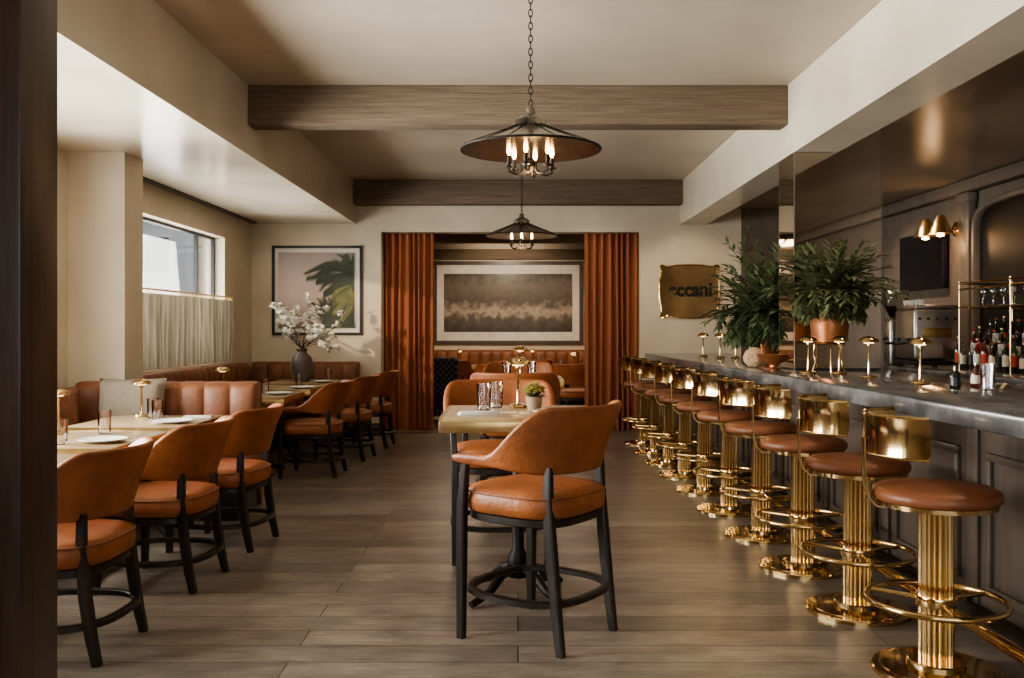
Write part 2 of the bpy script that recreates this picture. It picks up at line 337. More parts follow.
# ---------------------------------------------------------------- chairs
def sm(x): x=max(0,min(1,x)); return x*x*(3-2*x)
def shell(dz):
    a,b=.285,.27; pts=[]
    for k in range(6): pts.append((a,.22-.22*k/6))
    for k in range(33):
        th=-PI*k/32; pts.append((a*math.cos(th),b*math.sin(th)))
    for k in range(1,7): pts.append((-a,.22*k/6))
    L=[0]
    for p,q in zip(pts,pts[1:]): L.append(L[-1]+math.dist(p,q))
    mid=L[-1]/2; v=[];f=[]; N=len(pts)
    for i,(x,y) in enumerate(pts):
        s_=abs(L[i]-mid); k=1-sm((s_-.22)/.26)
        arm=.845+dz; zt=arm+.22*k; zb=.79+dz-.025*k
        p=Vector(pts[max(i-1,0)]); q=Vector(pts[min(i+1,N-1)]); d=(q-p).normalized(); nrm=Vector((d.y,-d.x))
        if nrm.dot(Vector((x,y-.02)))<0: nrm=-nrm
        th=.026-.008*k
        ends=min(i,N-1-i); sc=[.55,.85,1][min(ends,2)]
        ring=[]
        for q_ in range(7): an=PI*q_/6; ring.append((th*math.cos(an),zt-th+th*math.sin(an)))
        ring.append((-th,(zt+zb)/2))
        for q_ in range(7): an=PI+PI*q_/6; ring.append((th*math.cos(an),zb+th+th*math.sin(an)))
        ring.append((th,(zt+zb)/2))
        zc=(zt+zb)/2
        for r_,z in ring:
            z=zc+(z-zc)*(sc if ends<2 else 1); off=r_*sc+.36*max(0,z-arm+.03)
            v.append((x+nrm.x*off,y+nrm.y*off,z))
    m=16
    for i in range(N-1):
        for k in range(m): k2=(k+1)%m; f.append((i*m+k,i*m+k2,(i+1)*m+k2,(i+1)*m+k))
    f.append(tuple(range(m))); f.append(tuple((N-1)*m+k for k in range(m)))
    return MB().add(v,f)
def superring(a,b,e,n=36): return [(a*math.copysign(abs(math.cos(t))**e,math.cos(t)),b*math.copysign(abs(math.sin(t))**e,math.sin(t))) for t in [2*PI*k/n for k in range(n)]]
def cushion(prof,a,b,e=.62,cy=0):
    n=36; mb=MB(); v=[];f=[]
    base=superring(a,b,e,n)
    for sc,z in prof[:-1]: v+=[(x*sc,y*sc+cy,z) for x,y in base]
    v.append((0,cy,prof[-1][1])); K=len(prof)-1
    for j in range(K-1):
        for k in range(n): k2=(k+1)%n; f.append((j*n+k,j*n+k2,(j+1)*n+k2,(j+1)*n+k))
    for k in range(n): f.append(((K-1)*n+k,(K-1)*n+(k+1)%n,len(v)-1))
    f.append(tuple(range(n))); return mb.add(v,f)
def make_chair(name,label,dz,group,loc,rz):
    t=thing(name,label,'chair',loc,rz,group); t.scale=(1.06,1.06,1)
    s_=cushion([(.94,.572+dz),(1,.582+dz),(1.025,.62+dz),(1.01,.658+dz),(.96,.678+dz),(.78,.690+dz),(.4,.698+dz),(0,.70+dz)],.262,.262,.62,-.005).build('seat','leather',t,ang=60)
    MB().tube([(x*1.018,y*1.018-.005,.664+dz) for x,y in superring(.262,.262,.62,44)],.004,6,True).build('piping','leather2',s_)
    cushion([(.93,.535+dz),(.96,.54+dz),(.96,.57+dz),(0,.571+dz)],.262,.262,.62,-.005).build('seat_frame','darkwood',t)
    shell(dz).build('backrest','leather',t,ang=60)
    for s in (-1,1):
        MB().tube([(s*.258,.205,0),(s*.258,.203,.3+dz*.5),(s*.257,.2,.6+dz),(s*.272,.17,.80+dz)],[.82,.92,.95,.75],sec=(.042,.042)).build('leg','darkwood',t)
        MB().tube([(s*.208,-.270,0),(s*.207,-.246,.2+dz*.5),(s*.206,-.222,.45+dz),(s*.205,-.205,.66+dz),(s*.2,-.205,.80+dz)],[.78,.92,1.0,.9,.75],sec=(.042,.045)).build('leg','darkwood',t)
    z=.215 if dz==0 else .165
    P=[(x,y-.02,z) for x,y in superring(.27,.265,.72,44)]
    MB().tube(P,1,closed=True,sec=(.036,.028)).build('stretcher','darkwood',t)
    return t
counter=make_chair('counter_chair','counter height cognac leather armchair nearest the camera in the centre',0,'counter height armchairs',(.08,4.30,0),R(54))
dup(counter,(-.11,5.72,0),R(183),'counter height cognac leather armchair behind the first centre table','counter height armchairs')
dup(counter,(-.02,7.3,0),R(-3),'counter height cognac armchair on the near side of the farther centre table','counter height armchairs')
dup(counter,(.0,8.95,0),R(178),'counter height cognac leather armchair beyond the farther centre table','counter height armchairs')
G='cognac armchairs along the left tables'
dining=make_chair('dining_chair','cognac leather dining armchair nearest the camera beside the dark post',-.17,G,(-2.02,4.08,0),R(88))
for (x,y,r,l) in ((-1.98,5.14,86,'cognac leather dining armchair second in the left row from the camera'),
    (-1.93,6.05,84,'cognac leather dining armchair third in the left row from the camera'),
    (-1.98,8.9,88,'cognac leather dining armchair fourth in the left row, first beyond the pillar'),
    (-1.88,10.0,84,'cognac leather dining armchair fifth in the left row from the camera'),
    (-1.80,11.05,86,'cognac leather dining armchair last in the left row, next to the rust curtain')):
    dup(dining,(x,y,0),R(r),l,G)
# ---------------------------------------------------------------- tables
def make_table(name,label,h,w,d,loc,group,rz=0):
    t=thing(name,label,'table',loc,rz,group)
    MB().box((0,0,h-.006),(w-.03,d-.03,.012),.002).build('tabletop','ttop',t)
    MB().box((0,0,h-.0435),(w,d,.063),.006).bx(-w/2,w/2,-d/2,-d/2+.014,h-.02,h-.0005).bx(-w/2,w/2,d/2-.014,d/2,h-.02,h-.0005).bx(-w/2,-w/2+.014,-d/2,d/2,h-.02,h-.0005).bx(w/2-.014,w/2,-d/2,d/2,h-.02,h-.0005).build('edge_band','brassdull',t)
    MB().lathe([(.11,h-.074),(.11,h-.087),(.045,h-.11),(.03,h-.16),(.03,h*.6),(.042,h*.56),(.03,h*.52),(.032,.25),(.055,.2),(.06,.13),(.05,.1),(.0,.1)],n=20).build('pedestal','iron',t)
    for k in range(4):
        a=PI/4+k*PI/2; c,s=math.cos(a),math.sin(a)
        MB().tube([(c*r,s*r,z) for r,z in ((.03,.15),(.12,.13),(.2,.06),(.29,.03),(.33,.018))],[.03,.026,.022,.02,.018]).build('foot','iron',t)
    return t
ct=make_table('counter_table','counter height square table nearest the camera in the centre',.965,.77,.74,(0,4.87,0),'counter height tables')
dup(ct,(0,8.12,0),0,'counter height square table farther away in the centre','counter height tables')
G2='dining tables along the left banquettes'
dt=make_table('dining_table','brass edged dining table nearest the dark post',.76,.8,.84,(-2.55,4.3,0),G2)
for y,l in ((5.35,'brass edged dining table, second in the left row'),(6.4,'brass edged dining table in front of the crosswise banquette'),(8.95,'brass edged dining table, first beyond the plaster pillar'),(10.05,'brass edged dining table, second beyond the plaster pillar'),(11.15,'brass edged dining table carrying the blossom vase, last in the left row')):
    dup(dt,(-2.55,y,0),0,l,G2)
# ---------------------------------------------------------------- banquettes
def banquette(label,L,loc,rz,top=1.0):
    t=thing('banquette',label,'bench',loc,rz,'leather banquettes')
    MB().box((0,-.27,.12),(L,.5,.24),.01).build('base','darkwood',t)
    n=max(1,round(L/.8)); 
    for k in range(n): MB().box((-L/2+L*(k+.5)/n,-.29,.345),(L/n-.008,.56,.21),.05,seg=4).build('seat','leather2',t,ang=60)
    nc=max(1,round(L/.2)); cols=nc*8+1; P=[]
    for i in range(cols):
        x=-L/2+L*i/(cols-1); b=.028*abs(math.sin(PI*i/8))**.45
        P+=[(x,-.03-b,.24),(x,-.06-b,.45),(x,-.07-b,.75),(x,-.07-b,top-.06),(x,-.05-b*.8,top-.012),(x,.02,top+b*.15),(x,.09,top-.01),(x,.11,top-.06),(x,.11,.0)]
    mb=MB().grid(P,9,cols); mb.f.append(tuple(range(9))); mb.f.append(tuple((cols-1)*9+k for k in range(9)))
    mb.build('backrest','leather2',t,ang=60); return t
banquette('brown leather banquette along the near left wall behind the first tables',3.35,(-3.45,4.95,0),R(90),.97)
banquette('channel tufted brown leather banquette set crosswise before the plaster pillar',1.4,(-2.73,7.26,0),0,.98)
banquette('brown leather banquette running under the cafe curtains',3.75,(-3.45,9.8,0),R(90),.97)
banquette('brown leather banquette on the back wall under the palm picture',1.4,(-2.82,12.37,0),0,.95)
banquette('brown leather banquette in the far dining room under the sepia photograph',4.4,(.1,16.85,0),0)
def pillow(label,m,loc,w,h,rx,rz):
    mb=MB(); n=15
    for sgn in (-1,1):
        P=[]
        for j in range(n):
            for i in range(n):
                u=-1+2*i/(n-1); v=-1+2*j/(n-1); k=((1-u**4)*(1-v**4))
                P.append((u*w/2*(1-.05*(1-v*v)*abs(u)),sgn*.075*max(k,0)**.45,v*h/2*(1-.05*(1-u*u)*abs(v))))
        mb.grid(P,n,n)
    o=mb.build('throw_pillow',m,None,loc,0,ang=80); o.rotation_euler=(rx,0,rz); tag(o,label,'pillow','pillows on the banquettes')
pillow('taupe throw pillow leaning on the crosswise banquette','pillow',(-2.93,7.04,.80),.50,.45,R(-14),R(4))
pillow('brown throw pillow in the banquette corner by the left wall','pillow2',(-3.40,6.84,.77),.34,.40,R(-14),R(35))
pillow('small taupe throw pillow on the banquette under the cafe curtains','pillow',(-3.22,8.4,.7),.42,.4,R(-12),R(85))
# ---------------------------------------------------------------- brass lamps
def make_lamp(label,loc,group):
    t=thing('table_lamp',label,'lamp',loc,0,group)
    MB().lathe([(.052,0),(.054,.006),(.05,.014),(.02,.02),(.0,.021)],n=28).build('base','brass',t)
    MB().lathe([(.011,.018),(.008,.03),(.008,.2),(.013,.215),(.008,.235),(.008,.25)],n=12).build('stem','brass',t)
    MB().lathe([(.066,.235),(.068,.238),(.06,.255),(.04,.268),(.012,.275),(.0,.277),],n=28).build('lamp_shade','brass',t)
    MB().lathe([(.03,.228),(.032,.235),(.0,.236)],n=16).build('light_bulb','lampglow',t)
    return t
Z=1.0705
BL='small brass mushroom lamps on the bar'
lamp=make_lamp('brass mushroom lamp on the bar nearest the camera',(2.37,5.48,Z),BL)
for x,y,l in ((2.32,6.15,'brass mushroom lamp second nearest on the bar'),(2.09,6.70,'left lamp of the brass pair in front of the mirrored column'),(2.30,6.66,'right lamp of the brass pair in front of the mirrored column'),
   (2.16,10.85,'brass lamp on the far bar end, leftmost of the far four'),(2.26,10.4,'brass lamp on the far bar end, second from left of the far four'),(2.40,10.25,'brass lamp on the far bar end, third from left of the far four'),(2.52,10.1,'brass lamp on the far bar end, rightmost of the far four')):
    dup(lamp,(x,y,Z),0,l,BL)
TL='brass lamps on the tables'
for x,y,z,l in ((-2.78,5.62,.7605,'brass lamp on the second left table, nearest the post'),(-2.72,6.72,.7605,'brass lamp on the table before the crosswise banquette'),(-2.78,8.75,.7605,'brass lamp on the first table beyond the pillar'),
    (0.0,5.1,.9655,'brass lamp on the nearest centre table'),(0.02,8.3,.9655,'brass lamp on the farther centre table')):
    dup(lamp,(x,y,z),0,l,TL)
FL='brass lamps in the far dining room'
for x,y,l in ((-1.0,16.0,'brass lamp on the left far room table'),(.25,16.05,'brass lamp on the middle far room table'),(.85,14.1,'brass lamp on the table just beyond the doorway')): dup(lamp,(x,y,.7605),0,l,FL)
# ---------------------------------------------------------------- tableware
GG='clear water glasses on the tables'
wg=tag(MB().lathe([(.03,0),(.036,.005),(.04,.14),(.0375,.14),(.034,.012),(.0,.011)],n=20).build('water_glass','glass',None,(-2.52,5.12,.7605)),'clear water glass on the second left table, nearer the camera','glass',GG)
for x,y,z,l in ((-2.5,5.62,.7605,'clear water glass on the second left table, farther one'),(-2.5,6.45,.7605,'clear water glass on the table before the crosswise banquette, right one'),(-2.6,6.62,.7605,'clear water glass on the table before the crosswise banquette, left one'),
    (-2.5,4.35,.7605,'clear water glass on the table by the dark post'),(-2.5,8.75,.7605,'clear water glass on the first table beyond the pillar, near one'),(-2.5,9.2,.7605,'clear water glass on the first table beyond the pillar, far one'),(-2.4,10.2,.7605,'clear water glass on the second table beyond the pillar'),(-2.3,11.3,.7605,'clear water glass beside the blossom vase'),
    (-.18,4.92,.9655,'clear water glass on the nearest centre table, left one'),(-.12,5.07,.9655,'clear water glass on the nearest centre table, behind the left one'),(-.1,8.15,.9655,'clear water glass on the farther centre table, left one'),(.12,8.2,.9655,'clear water glass on the farther centre table, right one')):
    o=wg.copy(); C.objects.link(o); o.location=(x,y,z); o['label']=l
PG='white plates laid on the tables'
pl=tag(MB().lathe([(.06,0),(.07,.004),(.11,.014),(.13,.02),(.128,.023),(.105,.017),(.07,.009),(.0,.008)],n=32).build('plate','white',None,(-2.32,5.2,.7605)),'white plate on the second left table, near the camera','plate',PG)
for x,y,z,l in ((-2.32,6.25,.7605,'white plate on the table before the crosswise banquette'),(-2.35,4.1,.7605,'white plate on the table by the dark post'),(-2.3,8.95,.7605,'white plate on the first table beyond the pillar'),(-2.28,9.85,.7605,'white plate on the second table beyond the pillar'),(-2.28,10.95,.7605,'white plate on the vase table'),(.2,4.66,.9655,'white plate on the nearest centre table'),(0,7.9,.9655,'white plate on the farther centre table')):
    o=pl.copy(); C.objects.link(o); o.location=(x,y,z); o['label']=l
def napkin(label,loc,rz):
    t=thing('napkin',label,'napkin',loc,rz,'folded linen napkins')
    m=MB(); m.box((0,0,.004),(.2,.085,.008),.003).box((.004,.002,.012),(.19,.08,.008),.003).build('cloth','white',t)
for x,y,z,r,l in ((-2.72,5.16,.7605,20,'folded napkin on the second left table'),(-2.28,6.62,.7605,5,'folded napkin on the table before the crosswise banquette'),(-2.7,4.5,.7605,80,'folded napkin on the table by the dark post'),(-.2,4.66,.9655,10,'folded napkin on the nearest centre table')): napkin(l,(x,y,z),R(r))
def fork(label,loc,rz,knife):
    t=thing('knife' if knife else 'fork',label,'cutlery',loc,rz,'brass cutlery')
    MB().tube([(0,-.1,.0035),(0,-.03,.0035),(0,.01,.003)],[.0035,.003,.0025],6).build('handle','brassdull',t)
    m=MB()
    if knife: m.box((.002,.055,.003),(.014,.1,.0015))
    else:
        m.box((0,.025,.003),(.018,.03,.0015))
        for k in range(4): m.box((-.0075+.005*k,.065,.003),(.002,.05,.0015))
    m.build('blade' if knife else 'tines','brassdull',t)
for i,(x,y,z,w) in enumerate(((-2.32,5.2,.7605,'on the second left table'),(-2.32,6.25,.7605,'before the crosswise banquette'),(-2.35,4.1,.7605,'by the dark post'))):
    fork('brass fork beside the plate '+w,(x,y-.165,z),R(90),False); fork('brass knife beside the plate '+w,(x,y+.165,z),R(90),True)
def leafquad(mb,p,d,l,w,fold=.25):
    d=d.normalized(); s=d.cross(Vector((0,0,1))); s=s.normalized() if s.length>.01 else Vector((1,0,0)); n=s.cross(d)
    mb.add([p,p+d*l*.45+s*w/2+n*w*fold,p+d*l,p+d*l*.45-s*w/2+n*w*fold],[(0,1,2,3)])
t=thing('flower_pot','small pot of yellow green flowers on the nearest centre table','plant',(.085,4.9,.9655))
MB().lathe([(.03,0),(.035,.005),(.045,.07),(.047,.075),(.041,.075),(.036,.06),(.0,.06)],n=20).build('pot','pot',t)
m=MB(); rnd=random.Random(3)
for k in range(90):
    a=rnd.random()*2*PI; e=rnd.random()*1.4; d=Vector((math.cos(a)*math.cos(e),math.sin(a)*math.cos(e),math.sin(e)+.1)); leafquad(m,Vector((0,0,.062))+d*.03*rnd.random(),d,.06,.02)
m.build('leaves','leaf2',t,fix=False); m=MB()
for k in range(80):
    a=rnd.random()*2*PI; r=.065*rnd.random()**.5; p=Vector((r*math.cos(a),r*math.sin(a),.135+.02*rnd.random()-r*.7))
    for q in range(5): leafquad(m,p,Vector((math.cos(q*1.256),math.sin(q*1.256),.5)),.018,.013)
m.build('flowers','petal2',t,fix=False)
# vase with blossom
v=tag(MB().lathe([(.07,0),(.09,.01),(.13,.1),(.14,.2),(.115,.29),(.065,.335),(.055,.36),(.075,.39),(.067,.39),(.045,.36),(.055,.33),(.0,.32)],n=32).build('vase','ceramic',None,(-2.58,11.1,.7605)),'dark ceramic vase holding the blossom branches','vase')
t=thing('blossom_branches','spreading branches of white blossom in the dark vase','flowers',(-2.58,11.1,1.145))
br=MB(); bl=MB(); gl=MB(); rnd=random.Random(11)
def branch(p,d,L,r,lv):
    n=7; P=[p]
    for k in range(n):
        d=(d+Vector((rnd.uniform(-.2,.2),rnd.uniform(-.2,.2),rnd.uniform(-.12,.12)))).normalized(); P.append(P[-1]+d*L/n)
        if lv<2 and k>0 and rnd.random()<.42:
            dd=(d+Vector((rnd.uniform(-.9,.9),rnd.uniform(-.9,.9),rnd.uniform(-.4,.5)))).normalized(); branch(P[-1],dd,L*.42,r*.55,lv+1)
        if (k>2 or lv>0) and rnd.random()<(.36+.05*lv):
            c=P[-1]; up=(d+Vector((rnd.uniform(-.6,.6),rnd.uniform(-.6,.6),.5))).normalized(); s=rnd.uniform(.04,.065)
            a=up.orthogonal().normalized(); b=up.cross(a)
            for q in range(6): leafquad(bl,c,up*.5+a*math.cos(q*PI/3)+b*math.sin(q*PI/3),s,s*.75)
        if rnd.random()<.22: leafquad(gl,P[-1],d+Vector((rnd.uniform(-1,1),rnd.uniform(-1,1),.2)),.07,.03)
    br.tube(P,[r*(1-.1*i) for i in range(len(P))],5)
for a,e,L in ((0.3,.65,.5),(2.9,.8,.36),(1.5,1.25,.56),(4.4,.85,.42),(5.4,.6,.4),(2.2,.5,.26),(3.6,1.1,.42),(.9,1.0,.56),(5.9,.3,.46),(4.9,1.2,.54),(1.2,.5,.4)):
    branch(Vector((0,0,0)),Vector((math.cos(a)*math.cos(e),math.sin(a)*math.cos(e),math.sin(e))),L,.007,0)
br.build('branches','bark',t); bl.build('blossoms','petal',t,fix=False); gl.build('leaves','leaf2',t,fix=False)
# ---------------------------------------------------------------- chandeliers
def chandelier(label,loc,group):
    zc=3.36-loc[2]
    t=thing('pendant_light',label,'ceiling light',loc,0,group); n=20
    MB().lathe([(.385,0),(.39,.006),(.385,.014),(.3,.047),(.2,.086),(.1,.128),(.06,.15),(.06,.145),(.1,.118),(.2,.076),(.3,.038),(.37,.008)],n=n).build('shade','pewter',t,ang=5)
    rb=MB(); rb.ring((0,0,.006),.388,.007,48,6)
    for k in range(20):
        a=2*PI*k/20; rb.tube([(r*math.cos(a),r*math.sin(a),z) for r,z in ((.388,.012),(.3,.048),(.2,.088),(.07,.146))],.0025,5)
        rb.tube([(r*math.cos(a),r*math.sin(a),z) for r,z in ((.37,.006),(.2,.074),(.065,.14))],.0025,5)
    rb.ring((0,0,.075),.2,.004,40,5)
    rb.build('shade_rib','iron',t)
    MB().lathe([(.085,.135),(.085,.168),(.06,.19),(.03,.20),(.025,.235),(.012,.25),(.0,.25)],n=24).build('cap','pewter',t)
    ch=MB(); z=.262; k=0
    while z<zc-.04:
        r_=Matrix.Rotation(PI/2,3,'X'); r_=Matrix.Rotation(PI/2*(k%2),3,'Z')@r_
        ch.ring((0,0,z),.018,.0034,12,5,rx=.6,ry=1.25,rot=r_); z+=.036; k+=1
    ch.build('chain','iron',t)
    MB().lathe([(.012,zc-.045),(.05,zc-.03),(.06,zc-.005),(.06,zc),(0,zc)],n=20).build('ceiling_canopy','iron',t)
    MB().lathe([(.012,.15),(.012,-.04),(.03,-.06),(.03,-.09),(.012,-.11),(0,-.115)],n=16).build('stem','iron',t)
    for k in range(6):
        a=2*PI*k/6+.3; c,s=math.cos(a),math.sin(a); u=-.004
        ar=MB().tube([(c*r,s*r,z+u) for r,z in ((.02,-.07),(.05,-.12),(.09,-.13),(.125,-.115),(.125,-.09))],.006,6)
        ar.lathe([(.008,-.095+u),(.024,-.09+u),(.026,-.085+u),(.01,-.08+u)],(c*.125,s*.125,0),12).build('arm','iron',t)
        cd=MB().lathe([(.011,-.085+u),(.011,-.03+u),(.0,-.029+u)],(c*.125,s*.125,0),12).build('candle','iron',t)
        MB().lathe([(.004,-.03+u),(.012,-.012+u),(.012,.0+u),(.006,.022+u),(0,.036+u)],(c*.125,s*.125,0),12).build('light_bulb','bulb',cd)
    return t
c1=chandelier('pewter cone pendant with candle bulbs nearest the camera',(.07,5.17,2.385),'chained pendant lights')
dup(c1,(.04,10.0,2.385),R(12),'pewter cone pendant with candle bulbs farther down the room','chained pendant lights')
# ---------------------------------------------------------------- bar
K=.024
def bp(xl,y): return (xl-K*y,y,0)
def bar_local(mb,x0,x1,y0,y1,z0,z1,bev=0): return mb.bx(x0-2.5,x1-2.5,y0-7.4,y1-7.4,z0,z1,bev)
t=thing('bar_counter','long dark wood bar with framed panels','bar',bp(2.5,7.4),K)
bar_local(MB(),2.24,2.95,2.4,12.15,.0,.984).build('body','barwood',t)
ys=[2.4+.975*k for k in range(11)]
for a,b in zip(ys,ys[1:]):
    pn=MB(); y0,y1=a+.13,b-.13; x=2.24
    for (p,q,z0,z1) in ((y0,y1,.2,.235),(y0,y1,.80,.835),(y0,y0+.035,.235,.80),(y1-.035,y1,.235,.80)): bar_local(pn,x-.022,x+.01,p,q,z0,z1,.006)
    pn.build('panel_moulding','barwood',t)
for y in ys[1:-1]: bar_local(MB(),2.222,2.245,y-.05,y+.05,.12,.97,.003).build('stile','barwood',t)
bar_local(MB(),2.205,2.25,2.4,12.15,0,.12,.004).build('kickboard','darkwood',t)
tag(bar_local(MB(),1.96,3.06,2.38,12.22,.985,1.07,.008).build('marble_slab','marble',None,bp(2.5,7.4),K),'thick dark veined marble slab topping the long bar','bar top')
t=thing('foot_rail','brass foot rail running along the base of the bar','rail',bp(2.0,7.4),K)
MB().tube([(0,-5,.155),(0,4.7,.155)],.028,14).build('rail','brass',t)
for k in range(8):
    y=-4.3+k*1.25
    b=MB().tube([(.0,y,.155),(.06,y,.155),(.2,y,.155)],.013,8); b.ring((0,y,.155),.032,.006,16,6,rot=Matrix.Rotation(PI/2,3,'X')); b.lathe([(.03,0),(.03,.012),(.0,.014)],(.204,y,.155),16,M4=Matrix.Rotation(-PI/2,4,'Y'))
    b.build('bracket','brass',t)
# stools
def make_stool(label,loc,rz,group):
    t=thing('bar_stool',label,'bar stool',loc,rz,group)
    MB().lathe([(.25,0),(.25,.016),(.244,.022),(.215,.022),(.212,.026),(.115,.03),(.112,.05),(.105,.055),(.0,.055)],n=64).build('base','brass',t,ang=25)
    MB().lathe([(.068,.055),(.068,.66)],n=180,fn=lambda a:1-.16*(1-abs(math.sin(a*9)))).build('column','brass',t,ang=60)
    MB().lathe([(.076,.275),(.078,.28),(.078,.31),(.076,.315)],n=32).build('collar','brass',t)
    fr=MB().ring((0,0,.295),.268,.0125,56,10)
    for k in range(3):
        a=2*PI*k/3+.5; fr.tube([(.075*math.cos(a),.075*math.sin(a),.295),(.262*math.cos(a),.262*math.sin(a),.295)],.009,8)
    fr.build('foot_ring','brass',t)
    MB().lathe([(.07,.65),(.11,.66),(.21,.676),(.232,.682),(.234,.70),(.0,.70)],n=40).build('seat_pan','brass',t)
    MB().lathe([(.23,.70),(.244,.709),(.247,.725),(.242,.744),(.222,.756),(.15,.764),(.0,.767)],n=44).build('seat','stoolleather',t,ang=60)
    def band(r0,th,hh,A,zc,round_=.06,n=49):
        v=[];f=[]
        prof=[(0.004,-1),(.0,-.6),(-.001,-.2),(-.001,.2),(.002,.6),(.008,1)]
        m=len(prof)*2
        for i in range(n):
            u=-1+2*i/(n-1); a=PI+A*u; e=max(0,(abs(u)-(1-round_))/round_); cr=1-.22*(1-math.sqrt(max(0,1-e*e)))
            pts=[(r0+o,hh*z*cr) for o,z in prof]+[(r0+o+th,hh*z*cr) for o,z in reversed(prof)]
            for rr,zz in pts: v.append((rr*math.cos(a),rr*math.sin(a),zc+zz))
        for i in range(n-1):
            for k in range(m): k2=(k+1)%m; f.append((i*m+k,i*m+k2,(i+1)*m+k2,(i+1)*m+k))
        f.append(tuple(range(m))); f.append(tuple((n-1)*m+k for k in range(m)))
        return MB().add(v,f)
    bk=band(.266,.012,.078,R(70),.972).build('backrest','brass',t,ang=40)
    for zc in (.972-.078,.972+.078):
        MB().tube([((.275+(.004 if zc>.97 else 0))*math.cos(PI+R(69)*u),(.275+(.004 if zc>.97 else 0))*math.sin(PI+R(69)*u),zc) for u in [-1+2*i/30 for i in range(31)]],.008,8).build('rolled_edge','brass',bk)
    P=[(-r,z) for r,z in ((.18,.672),(.235,.675),(.264,.705),(.277,.755),(.282,.81),(.284,.88),(.283,.95))]
    MB().tube([(x,0,z) for x,z in P],1,sec=(.06,.010)).build('back_strut','brass',t)
    return t
SG='brass bar stools along the bar'
sy=[3.78,4.6,5.42,6.26,7.12,7.97,8.8,9.6,10.4,11.2]
names=['brass bar stool nearest the camera']+[f'brass bar stool with leather seat, {ORD[i]} from the camera' for i in range(1,9)]+['brass bar stool farthest from the camera by the curtain']
s0=make_stool(names[0],bp(1.79,sy[0]),R(-8),SG)
for i in range(1,10): dup(s0,bp(1.79,sy[i]),random.uniform(-.2,.0),names[i],SG)
# mirrored column
t=thing('mirrored_column','tall square column clad in smoked mirror standing on the bar','column',(2.53,7.56,1.071))
MB().bx(-.345,.0,-.205,.205,.0,1.715).bx(0,.345,-.205,.205,0,1.925).build('core','black',t)
MB().bx(-.34,0,-.21,-.205,.01,1.714).bx(0,.34,-.21,-.205,.01,1.924).build('mirror_panel','mirror',t)
MB().bx(-.35,-.345,-.2,.2,.01,1.714).build('mirror_panel','mirror',t); MB().bx(.345,.35,-.2,.2,.01,1.92).build('mirror_panel','mirror',t)
for y in (-.207,.207):
    MB().bx(-.350,-.342,y-.004,y+.004,0,1.715).build('corner_trim','steel',t); MB().bx(.342,.350,y-.004,y+.004,0,1.924).build('corner_trim','steel',t)
# plants
def plant(mb,stem,base,n,L,leaf,lw,rnd,emin,emax,droop,steps=11,curl=.6,zmin=.1,ymax=9):
    for k in range(n):
        a=rnd.random()*2*PI; e=rnd.uniform(emin,emax); d=Vector((math.cos(a)*math.cos(e),math.sin(a)*math.cos(e),math.sin(e)))
        p=Vector(base)+Vector((math.cos(a),math.sin(a),0))*rnd.random()*.05; l=L*rnd.uniform(.6,1.05); P=[p.copy()]
        for i in range(steps):
            d=(d+Vector((rnd.uniform(-.06,.06),rnd.uniform(-.06,.06),-droop*rnd.uniform(.7,1.3)))).normalized()
            if p.y+d.y*l/steps>ymax: d.y=0; d.normalize()
            p=p+d*l/steps
            if p.z<zmin: break
            P.append(p.copy())
            if i<2: continue
            s=d.cross(Vector((0,0,1))); s=s.normalized() if s.length>.01 else Vector((1,0,0))
            for sg in (-1,1):
                dd=d*.7+s*sg*curl+Vector((rnd.uniform(-.3,.3),rnd.uniform(-.3,.3),rnd.uniform(-.45,.15)))
                if p.y+dd.y*leaf>ymax+.03: dd.y=0
                leafquad(mb,p,dd,leaf*rnd.uniform(.7,1.15),lw)
        if len(P)>1: stem.tube(P,.0025,4)
t=thing('potted_plant','big bushy green plant on the bar left of the mirrored column','plant',(2.30,8.6,Z))
MB().lathe([(.08,0),(.09,.008),(.125,.12),(.135,.2),(.145,.205),(.145,.225),(.13,.225),(.12,.19),(0,.19)],n=32).build('pot','copper',t)
a_,b_=MB(),MB(); rnd=random.Random(5)
plant(a_,b_,(0,0,.3),110,.70,.12,.034,rnd,.8,1.5,.12)
plant(a_,b_,(0,0,.42),100,.52,.12,.034,rnd,.3,1.2,.26,zmin=.2)
plant(a_,b_,(0,0,.3),40,.92,.12,.032,rnd,1.0,1.5,.09)
a_.build('leaves','leaf',t,fix=False); b_.build('stems','bark',t)
SZ=.22
st=thing('plant_stand','brass ring stand lifting the copper planter in front of the column','plant stand',(2.345,7.0,Z))
MB().ring((0,0,SZ-.01),.11,.008,32,6).build('top_ring','brass',st)
for k in range(3):
    a=2*PI*k/3+.3; MB().tube([(.13*math.cos(a),.13*math.sin(a),0),(.1*math.cos(a),.1*math.sin(a),.12),(.11*math.cos(a),.11*math.sin(a),SZ-.005)],.007,8).build('leg','brass',st)
t=thing('potted_plant','leafy plant in a raised copper planter before the mirrored column','plant',(2.345,7.0,Z+SZ))
MB().lathe([(.11,0),(.125,.006),(.14,.12),(.15,.26),(.158,.28),(.158,.30),(.145,.30),(.135,.25),(0,.25)],n=32).build('planter','copper',t)
a_,b_=MB(),MB(); rnd=random.Random(9)
plant(a_,b_,(0,-.02,.28),90,.48,.10,.034,rnd,.75,1.5,.12,ymax=.22)
plant(a_,b_,(0,-.02,.34),60,.34,.10,.034,rnd,.4,1.2,.26,ymax=.22,zmin=.2)
a_.build('leaves','leaf2',t,fix=False); b_.build('stems','bark',t)
